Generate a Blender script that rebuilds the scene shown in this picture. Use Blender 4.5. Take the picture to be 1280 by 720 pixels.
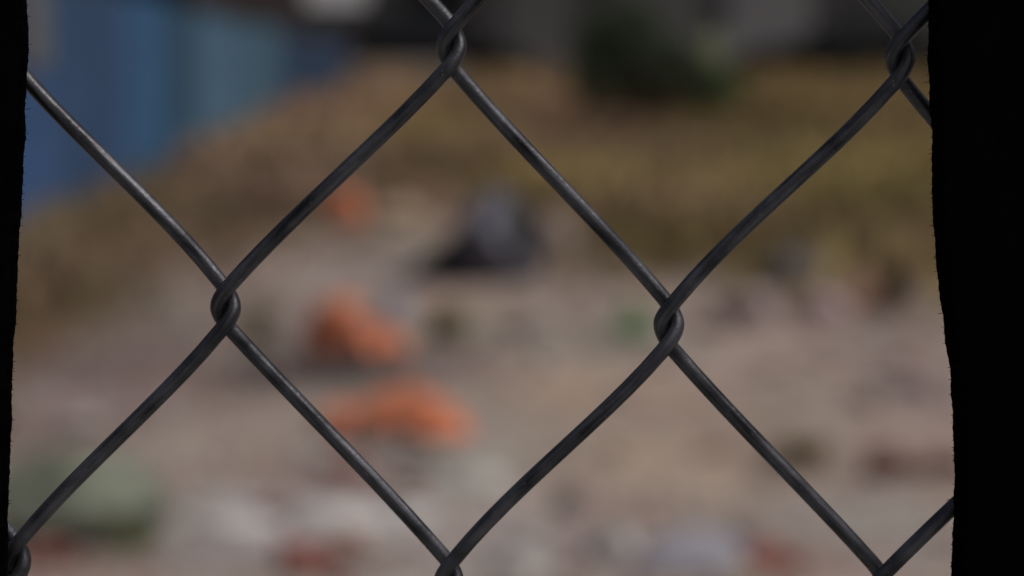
import bpy, bmesh, math, random
import numpy as np
from mathutils import Vector, Matrix, noise

random.seed(7)
rng = np.random.default_rng(7)
for o in list(bpy.data.objects):
    bpy.data.objects.remove(o)
S = bpy.context.scene
COL = S.collection
R = math.radians

# ------------------------------------------------------------------ camera
CAM_Y, CAM_Z, PITCH, HFOV = -0.345, 1.40, 6.03, 25.0
cd = bpy.data.cameras.new('camera')
cam = bpy.data.objects.new('camera', cd)
COL.objects.link(cam)
cam.location = (0, CAM_Y, CAM_Z)
cam.rotation_euler = (R(90 - PITCH), 0, 0)
cd.sensor_width = 22.3
cd.lens = 22.3 / 2 / math.tan(R(HFOV / 2))
cd.clip_start = 0.02
cd.clip_end = 2000
cd.dof.use_dof = True
cd.dof.focus_distance = 0.343
cd.dof.aperture_fstop = 7.5
S.camera = cam

# ------------------------------------------------------------------ light
SUN_EL, SUN_AZ = 60.0, 112.0           # azimuth measured from +Y (straight ahead) towards +X
w = bpy.data.worlds.new('World')
S.world = w
w.use_nodes = True
nt = w.node_tree
bg = nt.nodes['Background']
sky = nt.nodes.new('ShaderNodeTexSky')
sky.sky_type = 'NISHITA'
sky.sun_disc = False
sky.sun_elevation = R(SUN_EL)
sky.sun_rotation = R(SUN_AZ)
sky.air_density = 0.45
sky.dust_density = 7.0
sky.ozone_density = 0.3
nt.links.new(sky.outputs[0], bg.inputs[0])
bg.inputs[1].default_value = 0.05
ld = bpy.data.lights.new('sun', 'SUN')
ld.energy = 1.6
ld.angle = R(24)
ld.color = (1.0, 0.96, 0.91)
sun = bpy.data.objects.new('sun', ld)
COL.objects.link(sun)
d = Vector((math.sin(R(SUN_AZ)) * math.cos(R(SUN_EL)), math.cos(R(SUN_AZ)) * math.cos(R(SUN_EL)), math.sin(R(SUN_EL))))
sun.rotation_euler = (-d).to_track_quat('-Z', 'Y').to_euler()
S.view_settings.view_transform = 'Standard'
S.view_settings.look = 'None'
S.view_settings.gamma = 1
S.view_settings.exposure = 0.06

# ------------------------------------------------------------------ helpers
CO = Vector((0, CAM_Y, CAM_Z))
PXR = math.tan(R(HFOV / 2)) / 640.0
cp, sp = math.cos(R(PITCH)), math.sin(R(PITCH))


def ray(px, py):
    """direction of a viewing ray for a spot of the photograph (1280 x 720)"""
    a, b = (px - 640) * PXR, -(py - 360) * PXR
    return Vector((a, cp + b * sp, -sp + b * cp))


def terrain(x, y):
    t = min(max((y - 15.0) / 27.0, 0.0), 1.0)
    z = 0.80 * t ** 1.5
    if y > 42.0:
        k = min((y - 42.0) / 1.6, 1.0)
        z -= 0.3 * k * k * (3 - 2 * k)
    if 1.2 < y < 42.5:
        f = min(1.0, (y - 1.2) / 2.0) * min(1.0, (42.5 - y) / 1.0)
        z += f * (0.035 * noise.noise(Vector((x * 0.9, y * 0.9, 0.3))) + 0.018 * noise.noise(Vector((x * 2.7, y * 2.7, 5.3))))
    return z


def hit(px, py):
    """the point of the ground seen at a spot of the photograph"""
    r = ray(px, py)
    t, step = 2.0, 0.05
    while t < 80:
        p = CO + r * t
        if p.z <= terrain(p.x, p.y):
            return Vector((p.x, p.y, terrain(p.x, p.y)))
        t += step
    return CO + r * 45


def px_at(p):
    """metres per photograph pixel at a point"""
    return (Vector(p) - CO).dot(Vector((0, cp, -sp))) * PXR


def tag(o, label=None, cat=None, group=None, kind=None):
    if label: o['label'] = label
    if cat: o['category'] = cat
    if group: o['group'] = group
    if kind: o['kind'] = kind
    return o


def link(name, me, parent=None, loc=(0, 0, 0), rot=(0, 0, 0)):
    o = bpy.data.objects.new(name, me)
    COL.objects.link(o)
    o.location = loc
    o.rotation_euler = rot
    if parent: o.parent = parent
    return o


def empty(name, loc=(0, 0, 0), rz=0):
    o = bpy.data.objects.new(name, None)
    o.empty_display_size = 0.2
    COL.objects.link(o)
    o.location = loc
    o.rotation_euler = (0, 0, rz)
    return o


def pydata(name, v, f, mat, smooth=False):
    me = bpy.data.meshes.new(name)
    me.from_pydata([tuple(q) for q in v], [], f)
    if mat: me.materials.append(mat)
    if smooth:
        for p in me.polygons: p.use_smooth = True
    me.update()
    return me


def from_bm(name, bm, mat, smooth=False):
    bmesh.ops.recalc_face_normals(bm, faces=bm.faces)
    me = bpy.data.meshes.new(name)
    bm.to_mesh(me)
    bm.free()
    if mat: me.materials.append(mat)
    if smooth:
        for p in me.polygons: p.use_smooth = True
    return me


def bm_box(bm, c, s, rz=0.0):
    m = Matrix.Translation(c) @ Matrix.Rotation(rz, 4, 'Z') @ Matrix.Diagonal((s[0], s[1], s[2], 1))
    bmesh.ops.create_cube(bm, size=1.0, matrix=m)
    return bm


def bm_cyl(bm, c, r, h, axis='Z', n=16, r2=None):
    rot = {'Z': Matrix.Identity(4), 'X': Matrix.Rotation(R(90), 4, 'Y'), 'Y': Matrix.Rotation(R(90), 4, 'X')}[axis]
    bmesh.ops.create_cone(bm, cap_ends=True, segments=n, radius1=r, radius2=r if r2 is None else r2, depth=h,
                          matrix=Matrix.Translation(c) @ rot)
    return bm


# ------------------------------------------------------------------ materials
def material(name, col, rough=0.85, var=0.35, scale=6.0, bump=0.0, bscale=40.0, metal=0.0, spec=0.5, col2=None,
             attr=None, coat=0.0, detail=6.0):
    m = bpy.data.materials.new(name)
    m.use_nodes = True
    t = m.node_tree
    b = t.nodes['Principled BSDF']
    b.inputs['Roughness'].default_value = rough
    b.inputs['Metallic'].default_value = metal
    b.inputs['Specular IOR Level'].default_value = spec
    b.inputs['Coat Weight'].default_value = coat
    tc = t.nodes.new('ShaderNodeTexCoord')
    nz = t.nodes.new('ShaderNodeTexNoise')
    nz.inputs['Scale'].default_value = scale
    nz.inputs['Detail'].default_value = detail
    nz.inputs['Roughness'].default_value = 0.65
    t.links.new(tc.outputs['Object'], nz.inputs['Vector'])
    if attr:
        a = t.nodes.new('ShaderNodeAttribute')
        a.attribute_name = attr
        mx = t.nodes.new('ShaderNodeMix')
        mx.data_type = 'RGBA'
        mx.blend_type = 'MULTIPLY'
        mx.inputs[0].default_value = 1.0
        rp = t.nodes.new('ShaderNodeValToRGB')
        rp.color_ramp.elements[0].position = 0.3
        rp.color_ramp.elements[1].position = 0.7
        lo, hi = 1 - var, 1 + var
        rp.color_ramp.elements[0].color = (lo, lo, lo, 1)
        rp.color_ramp.elements[1].color = (hi, hi, hi, 1)
        t.links.new(nz.outputs['Fac'], rp.inputs[0])
        t.links.new(a.outputs['Color'], mx.inputs[6])
        t.links.new(rp.outputs[0], mx.inputs[7])
        t.links.new(mx.outputs[2], b.inputs['Base Color'])
    else:
        rp = t.nodes.new('ShaderNodeValToRGB')
        rp.color_ramp.elements[0].position = 0.3
        rp.color_ramp.elements[1].position = 0.72
        c2 = col2 or tuple(min(1, c * (1 + var)) for c in col)
        c1 = tuple(c * (1 - var) for c in col)
        rp.color_ramp.elements[0].color = (*c1, 1)
        rp.color_ramp.elements[1].color = (*c2, 1)
        t.links.new(nz.outputs['Fac'], rp.inputs[0])
        t.links.new(rp.outputs[0], b.inputs['Base Color'])
    if bump > 0:
        n2 = t.nodes.new('ShaderNodeTexNoise')
        n2.inputs['Scale'].default_value = bscale
        n2.inputs['Detail'].default_value = 5
        bp = t.nodes.new('ShaderNodeBump')
        bp.inputs['Strength'].default_value = bump
        bp.inputs['Distance'].default_value = 0.3 / bscale
        t.links.new(tc.outputs['Object'], n2.inputs['Vector'])
        t.links.new(n2.outputs['Fac'], bp.inputs['Height'])
        t.links.new(bp.outputs['Normal'], b.inputs['Normal'])
    return m


def wire_material():
    """weathered grey wire: drawing streaks along the wire, dull patches and small bright nicks"""
    m = bpy.data.materials.new('weathered_wire')
    m.use_nodes = True
    t = m.node_tree
    b = t.nodes['Principled BSDF']
    uv = t.nodes.new('ShaderNodeUVMap')
    mp = t.nodes.new('ShaderNodeMapping')
    mp.inputs['Scale'].default_value = (7.0, 60.0, 1.0)      # u round the wire, v metres along it
    n1 = t.nodes.new('ShaderNodeTexNoise')                    # streaks
    n1.inputs['Scale'].default_value = 1.6
    n1.inputs['Detail'].default_value = 6
    t.links.new(uv.outputs[0], mp.inputs[0])
    t.links.new(mp.outputs[0], n1.inputs['Vector'])
    tc = t.nodes.new('ShaderNodeTexCoord')
    n2 = t.nodes.new('ShaderNodeTexNoise')                    # patches
    n2.inputs['Scale'].default_value = 160
    n2.inputs['Detail'].default_value = 4
    t.links.new(tc.outputs['Object'], n2.inputs['Vector'])
    n3 = t.nodes.new('ShaderNodeTexNoise')                    # fine grain
    n3.inputs['Scale'].default_value = 1500
    n3.inputs['Detail'].default_value = 3
    t.links.new(tc.outputs['Object'], n3.inputs['Vector'])
    ad = t.nodes.new('ShaderNodeMath'); ad.operation = 'ADD'
    t.links.new(n1.outputs['Fac'], ad.inputs[0]); t.links.new(n2.outputs['Fac'], ad.inputs[1])
    hf = t.nodes.new('ShaderNodeMath'); hf.operation = 'MULTIPLY'; hf.inputs[1].default_value = 0.5
    t.links.new(ad.outputs[0], hf.inputs[0])
    rp = t.nodes.new('ShaderNodeValToRGB')
    e = rp.color_ramp.elements
    e[0].position = 0.36; e[0].color = (0.026, 0.0268, 0.031, 1)
    e[1].position = 0.62; e[1].color = (0.145, 0.150, 0.170, 1)
    t.links.new(hf.outputs[0], rp.inputs[0])
    n4 = t.nodes.new('ShaderNodeTexNoise')                    # bare bright nicks
    mp4 = t.nodes.new('ShaderNodeMapping')
    mp4.inputs['Scale'].default_value = (14.0, 900.0, 1.0)
    n4.inputs['Scale'].default_value = 1.0
    n4.inputs['Detail'].default_value = 4
    t.links.new(uv.outputs[0], mp4.inputs[0]); t.links.new(mp4.outputs[0], n4.inputs['Vector'])
    r4 = t.nodes.new('ShaderNodeMapRange')
    r4.inputs['From Min'].default_value = 0.66
    r4.inputs['From Max'].default_value = 0.80
    t.links.new(n4.outputs['Fac'], r4.inputs['Value'])
    m4 = t.nodes.new('ShaderNodeMix'); m4.data_type = 'RGBA'
    m4.inputs[7].default_value = (0.34, 0.34, 0.37, 1)
    t.links.new(r4.outputs[0], m4.inputs[0]); t.links.new(rp.outputs[0], m4.inputs[6])
    t.links.new(m4.outputs[2], b.inputs['Base Color'])
    rr = t.nodes.new('ShaderNodeMapRange')
    rr.inputs['To Min'].default_value = 0.36
    rr.inputs['To Max'].default_value = 0.5
    t.links.new(n2.outputs['Fac'], rr.inputs['Value'])
    t.links.new(rr.outputs[0], b.inputs['Roughness'])
    b.inputs['Metallic'].default_value = 0.75
    b.inputs['Specular IOR Level'].default_value = 0.5
    a2 = t.nodes.new('ShaderNodeMath'); a2.operation = 'ADD'
    t.links.new(n1.outputs['Fac'], a2.inputs[0]); t.links.new(n3.outputs['Fac'], a2.inputs[1])
    bp = t.nodes.new('ShaderNodeBump')
    bp.inputs['Strength'].default_value = 0.6
    bp.inputs['Distance'].default_value = 0.00012
    t.links.new(a2.outputs[0], bp.inputs['Height'])
    t.links.new(bp.outputs['Normal'], b.inputs['Normal'])
    return m


M = {}
M['wire'] = wire_material()
M['post'] = material('galvanised_post', (0.16, 0.165, 0.17), 0.5, 0.2, 20, 0.1, 200, metal=0.6)
M['cloth'] = material('black_cloth', (0.0016, 0.0016, 0.0016), 0.95, 0.4, 300, 0.35, 900, spec=0.02)
M['soil'] = material('soil', None, 0.95, 0.16, 5.0, 0.5, 22, spec=0.15, attr='soil')
M['grass'] = material('dry_grass', None, 0.8, 0.2, 3.0, spec=0.2, attr='tint')
M['rubble'] = material('rubble', None, 0.92, 0.2, 25, 0.3, 60, spec=0.2, attr='tint')
M['asphalt'] = material('asphalt', (0.05, 0.05, 0.052), 0.9, 0.2, 8, 0.3, 80)
M['paving'] = material('concrete_paving', (0.24, 0.23, 0.22), 0.9, 0.2, 6, 0.2, 60)
M['tyre'] = material('tyre_rubber', (0.014, 0.014, 0.014), 0.85, 0.2, 20)
M['rim'] = material('wheel_rim', (0.22, 0.22, 0.23), 0.4, 0.1, 8, metal=0.7)
M['glass'] = material('car_glass', (0.012, 0.014, 0.016), 0.08, 0.1, 3, spec=0.6)
M['black_paint'] = material('black_car_paint', (.0025, .0025, .0025), 0.5, 0.2, 4, spec=.2)
M['brown_paint'] = material('dark_car_paint', (.0025, .0022, .0022), 0.5, 0.2, 4, spec=.2)
M['trim'] = material('black_trim', (0.012, 0.012, 0.012), 0.6, 0.2, 10)
M['red_lens'] = material('red_lamp_lens', (0.22, 0.02, 0.018), 0.2, 0.2, 20)
M['clear_lens'] = material('clear_lamp_lens', (0.5, 0.5, 0.5), 0.15, 0.1, 20)
M['plate'] = material('number_plate_blank', (0.6, 0.6, 0.58), 0.5, 0.05, 10)


# ------------------------------------------------------------------ ground, road, pavement
SOIL_BASE = np.array((0.295, 0.242, 0.214))
# patches of different soil and a painted shadow: place in the photograph, size in photograph pixels, colour, weight
PATCH = [
    (470, 655, 230, 34, (.44, .425, .415), .9), (300, 655, 110, 40, (.36, .35, .345), .85), (590, 600, 70, 40, (.38, .37, .345), .9), (640, 700, 160, 22, (.36, .345, .335), .8),
    (560, 300, 130, 22, (.20, .155, .12), .6), (720, 320, 60, 24, (.235, .185, .155), .7), (1000, 385, 150, 40, (.225, .18, .165), .7),
    (760, 500, 170, 70, (0.345, 0.275, 0.215), .9), (850, 560, 150, 60, (0.35, 0.275, 0.22), .8),
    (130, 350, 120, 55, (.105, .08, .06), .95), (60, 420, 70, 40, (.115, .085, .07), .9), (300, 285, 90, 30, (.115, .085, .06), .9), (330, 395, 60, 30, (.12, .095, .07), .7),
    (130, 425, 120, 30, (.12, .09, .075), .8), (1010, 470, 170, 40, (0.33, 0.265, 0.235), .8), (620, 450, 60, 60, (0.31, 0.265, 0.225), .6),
    (280, 540, 90, 50, (0.34, 0.29, 0.25), .8), (330, 640, 120, 40, (0.36, 0.345, 0.335), .9),
    (560, 640, 110, 50, (0.345, 0.325, 0.305), .9), (700, 680, 120, 40, (0.29, 0.265, 0.26), .8),
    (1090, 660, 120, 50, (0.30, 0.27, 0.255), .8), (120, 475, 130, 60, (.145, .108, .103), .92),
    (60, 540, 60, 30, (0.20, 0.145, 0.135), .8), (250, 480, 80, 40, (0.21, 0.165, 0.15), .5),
    (435, 460, 140, 30, (.035, .028, .028), .98), (350, 455, 70, 28, (.06, .047, .045), .92), (560, 445, 60, 24, (.13, .10, .10), .7),  # dark earth and painted shadow under the upper orange lump
    (640, 262, 120, 16, (.14, .10, .075), .8), (470, 305, 60, 14, (.13, .105, .07), .75), (720, 345, 70, 12, (.15, .11, .09), .7),
    (560, 450, 70, 40, (0.19, 0.155, 0.15), .6), (440, 590, 80, 50, (0.23, 0.17, 0.165), .7),
    (430, 335, 120, 36, (0.30, 0.255, 0.235), .8), (215, 335, 55, 20, (0.31, 0.25, 0.205), .9),
    (330, 310, 70, 25, (0.20, 0.165, 0.145), .6), (300, 375, 90, 25, (0.17, 0.14, 0.11), .6),
    (560, 400, 60, 30, (0.26, 0.225, 0.165), .7), (760, 345, 90, 30, (0.29, 0.235, 0.205), .7),
    (920, 345, 60, 25, (0.26, 0.21, 0.20), .6), (1080, 400, 90, 30, (0.23, 0.175, 0.15), .7),
    (1150, 480, 45, 40, (0.18, 0.14, 0.14), .8), (1110, 430, 70, 25, (0.25, 0.195, 0.18), .6),
    (70, 700, 90, 20, (0.20, 0.135, 0.125), .8), (260, 700, 110, 18, (0.24, 0.215, 0.215), .7),
    (430, 705, 90, 20, (0.22, 0.15, 0.14), .8), (520, 265, 40, 16, (0.33, 0.265, 0.2), .8),
    (660, 412, 40, 10, (0.19, 0.16, 0.145), .8), (975, 580, 60, 25, (0.27, 0.215, 0.175), .5),
]
_pr = random.Random(3)
for _ in range(70):                                                 # blotches of damp, reddish and ashy earth
    _x, _y = _pr.uniform(20, 1190), _pr.uniform(300, 720)
    _c = _pr.choice([(.21, .15, .145), (.17, .13, .12), (.235, .165, .15), (.33, .31, .30), (.19, .155, .125), (.27, .215, .22)] if _x < 640 or _y < 430 or _y > 620 else [(.34, .28, .23), (.27, .22, .2), (.36, .30, .25)])
    PATCH.append((_x, _y, _pr.uniform(22, 70), _pr.uniform(8, 24), _c, _pr.uniform(.35, .75)))
PW = []
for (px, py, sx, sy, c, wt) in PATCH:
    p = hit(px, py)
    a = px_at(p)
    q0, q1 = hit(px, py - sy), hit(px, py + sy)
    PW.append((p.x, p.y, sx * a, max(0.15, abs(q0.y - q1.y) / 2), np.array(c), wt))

# edge of the dry grass, as bearings from the camera
GE = [(-60, 440), (20, 430), (110, 405), (170, 350), (230, 305), (300, 290), (400, 275), (460, 262), (520, 240), (640, 250), (690, 292),
      (760, 318), (850, 326), (950, 330), (1080, 332), (1165, 345), (1320, 365)]
GEW = [hit(*q) for q in GE]
GEB = [(q.x / (q.y - CAM_Y), q.y) for q in GEW]


def grass_front(x, y):
    b = x / max(0.5, (y - CAM_Y))
    return float(np.interp(b, [q[0] for q in GEB], [q[1] for q in GEB]))


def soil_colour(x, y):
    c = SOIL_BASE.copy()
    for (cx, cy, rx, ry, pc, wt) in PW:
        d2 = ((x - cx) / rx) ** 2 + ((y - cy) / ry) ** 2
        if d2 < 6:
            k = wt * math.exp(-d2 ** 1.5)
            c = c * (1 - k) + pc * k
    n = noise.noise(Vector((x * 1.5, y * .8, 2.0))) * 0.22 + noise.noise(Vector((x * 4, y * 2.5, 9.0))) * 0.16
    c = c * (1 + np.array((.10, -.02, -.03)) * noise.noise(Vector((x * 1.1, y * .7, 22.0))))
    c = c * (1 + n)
    gf = grass_front(x, y) if y > 8 else 99
    k = min(1.0, max(0.0, (y - gf + 2.6 + 1.6 * noise.noise(Vector((x * 1.1, y * .6, 4.4)))) / 3.2))
    return c * (1 - k) + np.array((0.10, 0.07, 0.038)) * k


xs = np.concatenate([np.linspace(-60, -9, 9), np.arange(-8.6, 8.61, 0.16), np.linspace(9, 60, 9)])
ys = np.concatenate([np.arange(0.9, 3.5, 0.4), np.arange(3.6, 16, 0.13), np.arange(16.2, 43.8, 0.3)])
V = [(x, y, terrain(x, y)) for y in ys for x in xs]
nx, ny = len(xs), len(ys)
F = [(j * nx + i, j * nx + i + 1, (j + 1) * nx + i + 1, (j + 1) * nx + i) for j in range(ny - 1) for i in range(nx - 1)]
me = pydata('ground', V, F, M['soil'], True)
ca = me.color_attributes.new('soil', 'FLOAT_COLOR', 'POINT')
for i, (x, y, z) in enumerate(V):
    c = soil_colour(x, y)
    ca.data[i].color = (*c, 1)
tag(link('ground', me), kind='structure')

me = pydata('road', [(-400, 43.6, .53), (400, 43.6, .53), (400, 50.4, .53), (-400, 50.4, .53)], [(0, 1, 2, 3)], M['asphalt'])
tag(link('road', me), kind='structure')
bm = bm_box(bmesh.new(), (0, 51.6, .34), (800, 2.4, .62))
tag(link('far_pavement', from_bm('far_pavement', bm, M['paving'])), kind='structure')
me = pydata('terrain', [(-1500, -1500, -.03), (1500, -1500, -.03), (1500, 1500, -.03), (-1500, 1500, -.03)], [(0, 1, 2, 3)], M['asphalt'])
tag(link('terrain', me), kind='structure')
bm = bm_box(bmesh.new(), (0, -1.3, -.06), (120, 4.4, .1))
tag(link('pavement', from_bm('pavement', bm, M['paving'])), kind='structure')

# ------------------------------------------------------------------ the chain-link fence (plane y = 0)
WR = 0.00117          # wire radius


def on_fence(px, py):
    r = ray(px, py)
    t = -CAM_Y / r.y
    p = CO + r * t
    return np.array((p.x, p.z))


# knuckles measured in the photograph: (column, row) of the weave -> spot
KN = {(0, 0): (4, 45), (2, 0): (564, 58), (4, 0): (1125, 71), (1, 1): (282, 385), (3, 1): (836, 405),
      (0, 2): (20, 703), (2, 2): (561, 727), (4, 2): (1100, 741)}
KW = {k: on_fence(*v) for k, v in KN.items()}
A = np.array([(1, k[0], k[1]) for k in KW]); B = np.array([KW[k] for k in KW])
LAT, *_ = np.linalg.lstsq(A, B, rcond=None)


def knuckle(c, r):
    return KW.get((c, r), np.array((1, c, r)) @ LAT)


def hermite(p0, t0, p1, t1, n):
    s = np.linspace(0, 1, n, endpoint=False)[:, None]
    h00 = 2 * s**3 - 3 * s**2 + 1; h10 = s**3 - 2 * s**2 + s
    h01 = -2 * s**3 + 3 * s**2; h11 = s**3 - s**2
    return h00 * p0 + h10 * t0 + h01 * p1 + h11 * t1


def wire_path(col, r0, r1, fine, get=knuckle):
    """one zigzag wire between weave columns col and col+1: runs SW in front of its neighbours, SE behind them,
    and hooks round the neighbour at every knuckle"""
    nh, ns = (12, 11) if fine else (5, 3)
    D, E = WR * 1.05, WR * 1.0
    pts = []
    ks = []
    for r in range(r0, r1 + 1):
        c = col if (r + col) % 2 == 0 else col + 1
        ks.append((get(c, r), c == col))
    wob = random.Random(col * 31 + 5)
    for i in range(len(ks) - 1):
        (k0, left0), (k1, left1) = ks[i], ks[i + 1]
        front = not left0                      # from a right-hand bend down to a left-hand bend: in front
        C = 0.0032 + wob.uniform(-.0004, .0003)
        yy = -D if front else D
        a = np.array((k0[0] + (-E if left0 else E), 0.0, k0[1]))
        b = np.array((k1[0] + (-E if left1 else E), 0.0, k1[1]))
        sx = 1 if left0 else -1                # heads right or left
        p0 = np.array((k0[0] + sx * .0002, k0[1] - C)); p1 = np.array((k1[0] - sx * .0002, k1[1] + C))
        dv = p1 - p0
        ln = np.linalg.norm(dv)
        dv = dv / ln
        dd = np.array((dv[0], 0, dv[1]))
        e0 = np.array((p0[0], yy, p0[1])) + dd * .0012
        e1 = np.array((p1[0], yy, p1[1])) - dd * .0012
        ln -= .0024
        T = 0.0042
        te = np.array((dv[0] * wob.uniform(.82, .95), 0, dv[1] * 1.0)); te /= np.linalg.norm(te)
        bend0 = np.array((0, yy / D * .45, -0.9)) * T
        bend1 = np.array((0, -yy / D * .45, -0.9)) * T
        pts.append(hermite(a, bend0, e0, te * T, nh))
        seg = hermite(e0, te * ln * .9, e1, te * ln * .9, ns)
        bow = np.sin(np.linspace(0, math.pi, ns, endpoint=False)) * wob.uniform(-1, 1) * 0.0002
        scur = np.sin(np.linspace(0, 2 * math.pi, ns, endpoint=False)) * sx * 0.0
        seg[:, 0] += (bow + scur) * dv[1]
        seg[:, 2] -= (bow + scur) * dv[0]
        pts.append(seg)
        pts.append(hermite(e1, te * T, b, bend1, nh))
    pts.append(b[None, :])
    return np.concatenate(pts)


def tube(name, P, r, sides, mat):
    n = len(P)
    Tn = np.gradient(P, axis=0)
    Tn /= np.linalg.norm(Tn, axis=1)[:, None]
    ref = np.array((0, 1.0, 0))
    N = np.zeros_like(P)
    v = np.cross(Tn[0], ref); v /= np.linalg.norm(v)
    for i in range(n):
        v = v - Tn[i] * v.dot(Tn[i]); v /= np.linalg.norm(v)
        N[i] = v
    Bn = np.cross(Tn, N)
    ang = np.linspace(0, 2 * math.pi, sides, endpoint=False)
    ring = P[:, None, :] + r * (np.cos(ang)[None, :, None] * N[:, None, :] + np.sin(ang)[None, :, None] * Bn[:, None, :])
    verts = ring.reshape(-1, 3)
    faces = []
    for i in range(n - 1):
        for j in range(sides):
            k = (j + 1) % sides
            faces.append((i * sides + j, i * sides + k, (i + 1) * sides + k, (i + 1) * sides + j))
    me = pydata(name, verts.tolist(), faces, mat, True)
    uvl = me.uv_layers.new(name='UVMap')
    s = np.concatenate([[0], np.cumsum(np.linalg.norm(np.diff(P, axis=0), axis=1))])
    uv = np.zeros((len(me.loops), 2))
    q = 0
    for i in range(n - 1):
        for j in range(sides):
            uv[q:q + 4] = ((j / sides, s[i]), ((j + 1) / sides, s[i]), ((j + 1) / sides, s[i + 1]), (j / sides, s[i + 1]))
            q += 4
    uvl.data.foreach_set('uv', uv.ravel())
    return me


fence = empty('chain_link_fence', (0, 0, 0))
tag(fence, 'grey chain-link fence of diamond wire mesh in sharp focus across the foreground', 'fence')
row_h = -LAT[2][1]
top_row = -int(round((1.98 - KW[(2, 0)][1]) / row_h))
bot_row = int(round((KW[(2, 0)][1] - 0.06) / row_h))
for col in range(-3, 7):                                           # the wires of the opening and their neighbours
    me = tube('wire', wire_path(col, top_row, bot_row, True), WR, 14, M['wire'])
    link('wire', me, fence)
spare = [tube('wire', wire_path(c, top_row, bot_row, False, lambda a, b: np.array((1, a, b)) @ LAT), WR, 7, M['wire']) for c in (0, 1)]
for col in list(range(-46, -3)) + list(range(7, 50)):
    k = col % 2
    o = link('wire', spare[k], fence)
    o.location = ((col - k) * LAT[1][0], 0, 0)
xl, xr = LAT[0][0] - 46 * LAT[1][0], LAT[0][0] + 50 * LAT[1][0]
for x in (xl - .03, xr + .03):
    bm = bm_cyl(bmesh.new(), (x, 0.0, 1.02), .03, 2.08, 'Z', 20)
    bm_cyl(bm, (x, 0, 2.08), .034, .05, 'Z', 20, .02)
    link('post', from_bm('post', bm, M['post'], True), fence)
bm = bm_cyl(bmesh.new(), ((xl + xr) / 2, .026, 2.01), .021, xr - xl, 'X', 20)
link('top_rail', from_bm('top_rail', bm, M['post'], True), fence)

# ------------------------------------------------------------------ the torn black screen on the near side of the fence
CLY = -0.0046
EL = [(-60, 30), (0, 33), (60, 35), (100, 33), (160, 31), (200, 28), (300, 23), (400, 19), (500, 14), (600, 11), (650, 8), (720, 8), (790, 12)]
ER = [(-60, 1157), (0, 1160), (100, 1162), (150, 1165), (250, 1166), (300, 1168), (340, 1172), (400, 1179), (450, 1185),
      (480, 1189), (500, 1191), (600, 1194), (650, 1193), (720, 1190), (790, 1180)]


def on_cloth(px, py):
    r = ray(px, py)
    t = (CLY - CAM_Y) / r.y
    p = CO + r * t
    return p.x, p.z


L_ = sorted([on_cloth(x, y) for y, x in EL], key=lambda q: q[1])
R_ = sorted([on_cloth(x, y) for y, x in ER], key=lambda q: q[1])
zc = on_cloth(640, 360)[1]
OPEN = 0.30                                                        # half height of the slit


def edge(z, side):
    tab = L_ if side < 0 else R_
    z0, z1 = tab[0][1], tab[-1][1]
    zz = min(max(z, z0), z1)
    x = float(np.interp(zz, [q[1] for q in tab], [q[0] for q in tab]))
    over = max(0, z0 - z, z - z1)
    k = 1 - (over / (OPEN - 0.05)) ** 1.6 if over < OPEN - 0.05 else 0
    x = x * k + 0.004 * (1 - k)
    if k > 0:
        fr = 0.00008 * math.sin(z * 3900 + side) * (0.5 + 0.7 * noise.noise(Vector((z * 400, side, 0)))) \
             + 0.00022 * noise.noise(Vector((z * 260, side * 3, 1))) + 0.00030 * noise.noise(Vector((z * 75, side * 5, 2)))
        x += fr * min(1, k * 3)
    return x


zs = np.concatenate([np.arange(0.07, zc - .12, .02), np.arange(zc - .12, zc + .12, .0004), np.arange(zc + .12, 1.985, .02)])
us = np.array([0, .0015, .004, .009, .018, .035, .07, .13, .22, .36, .55, .8, 1.0])
bm = bmesh.new()
for side in (-1, 1):
    xe = (xl if side < 0 else xr)
    prev = None
    for z in zs:
        e = edge(z, side)
        rowv = []
        for u in us:
            x = e + (xe - e) * u
            away = min(1, abs(x - e) / .25)
            y = CLY - away * (0.012 + 0.012 * noise.noise(Vector((x * 2.2, z * .7, side)))) - 0.0002 * noise.noise(Vector((x * 60, z * 60, 3)))
            rowv.append(bm.verts.new((x, y, z)))
        if prev:
            for a in range(len(us) - 1):
                bm.faces.new((prev[a], prev[a + 1], rowv[a + 1], rowv[a]))
        prev = rowv
bmesh.ops.remove_doubles(bm, verts=bm.verts, dist=1e-5)
me = from_bm('privacy_screen', bm, M['cloth'], True)
screen = tag(link('privacy_screen', me), 'black cloth screen with a torn opening, tied over the near side of the wire fence', 'screen')
md = screen.modifiers.new('thickness', 'SOLIDIFY')
md.thickness = 0.0007
md.offset = -1
# loose threads along the torn edges
tv, tf = [], []
for side in (-1, 1):
    z = zc - .1
    while z < zc + .1:
        e = edge(z, side)
        ln = random.uniform(.0002, .0006) * (2.2 if random.random() < .05 else 1)
        dz = random.uniform(-.8, .8) * ln
        a = np.array((e + side * .001, CLY, z)); b = np.array((e - side * ln, CLY - random.uniform(0, .0006), z + dz))
        k = len(tv)
        h = .00007
        for q, hh in ((a, h), (b, h * .5)):
            tv += [(q[0], q[1] - hh, q[2] - hh), (q[0], q[1] + hh, q[2] - hh), (q[0], q[1], q[2] + hh)]
        tf += [(k, k + 1, k + 4, k + 3), (k + 1, k + 2, k + 5, k + 4), (k + 2, k, k + 3, k + 5), (k + 3, k + 4, k + 5)]
        z += random.uniform(.0004, .0018)
tag(link('frayed_threads', pydata('frayed_threads', tv, tf, M['cloth']), screen), kind='stuff')


# ------------------------------------------------------------------ blue hoarding on the left
def lin(*c):
    return tuple(((v / 255 + .055) / 1.055) ** 2.4 if v > 10 else v / 255 / 12.92 for v in c)


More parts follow.
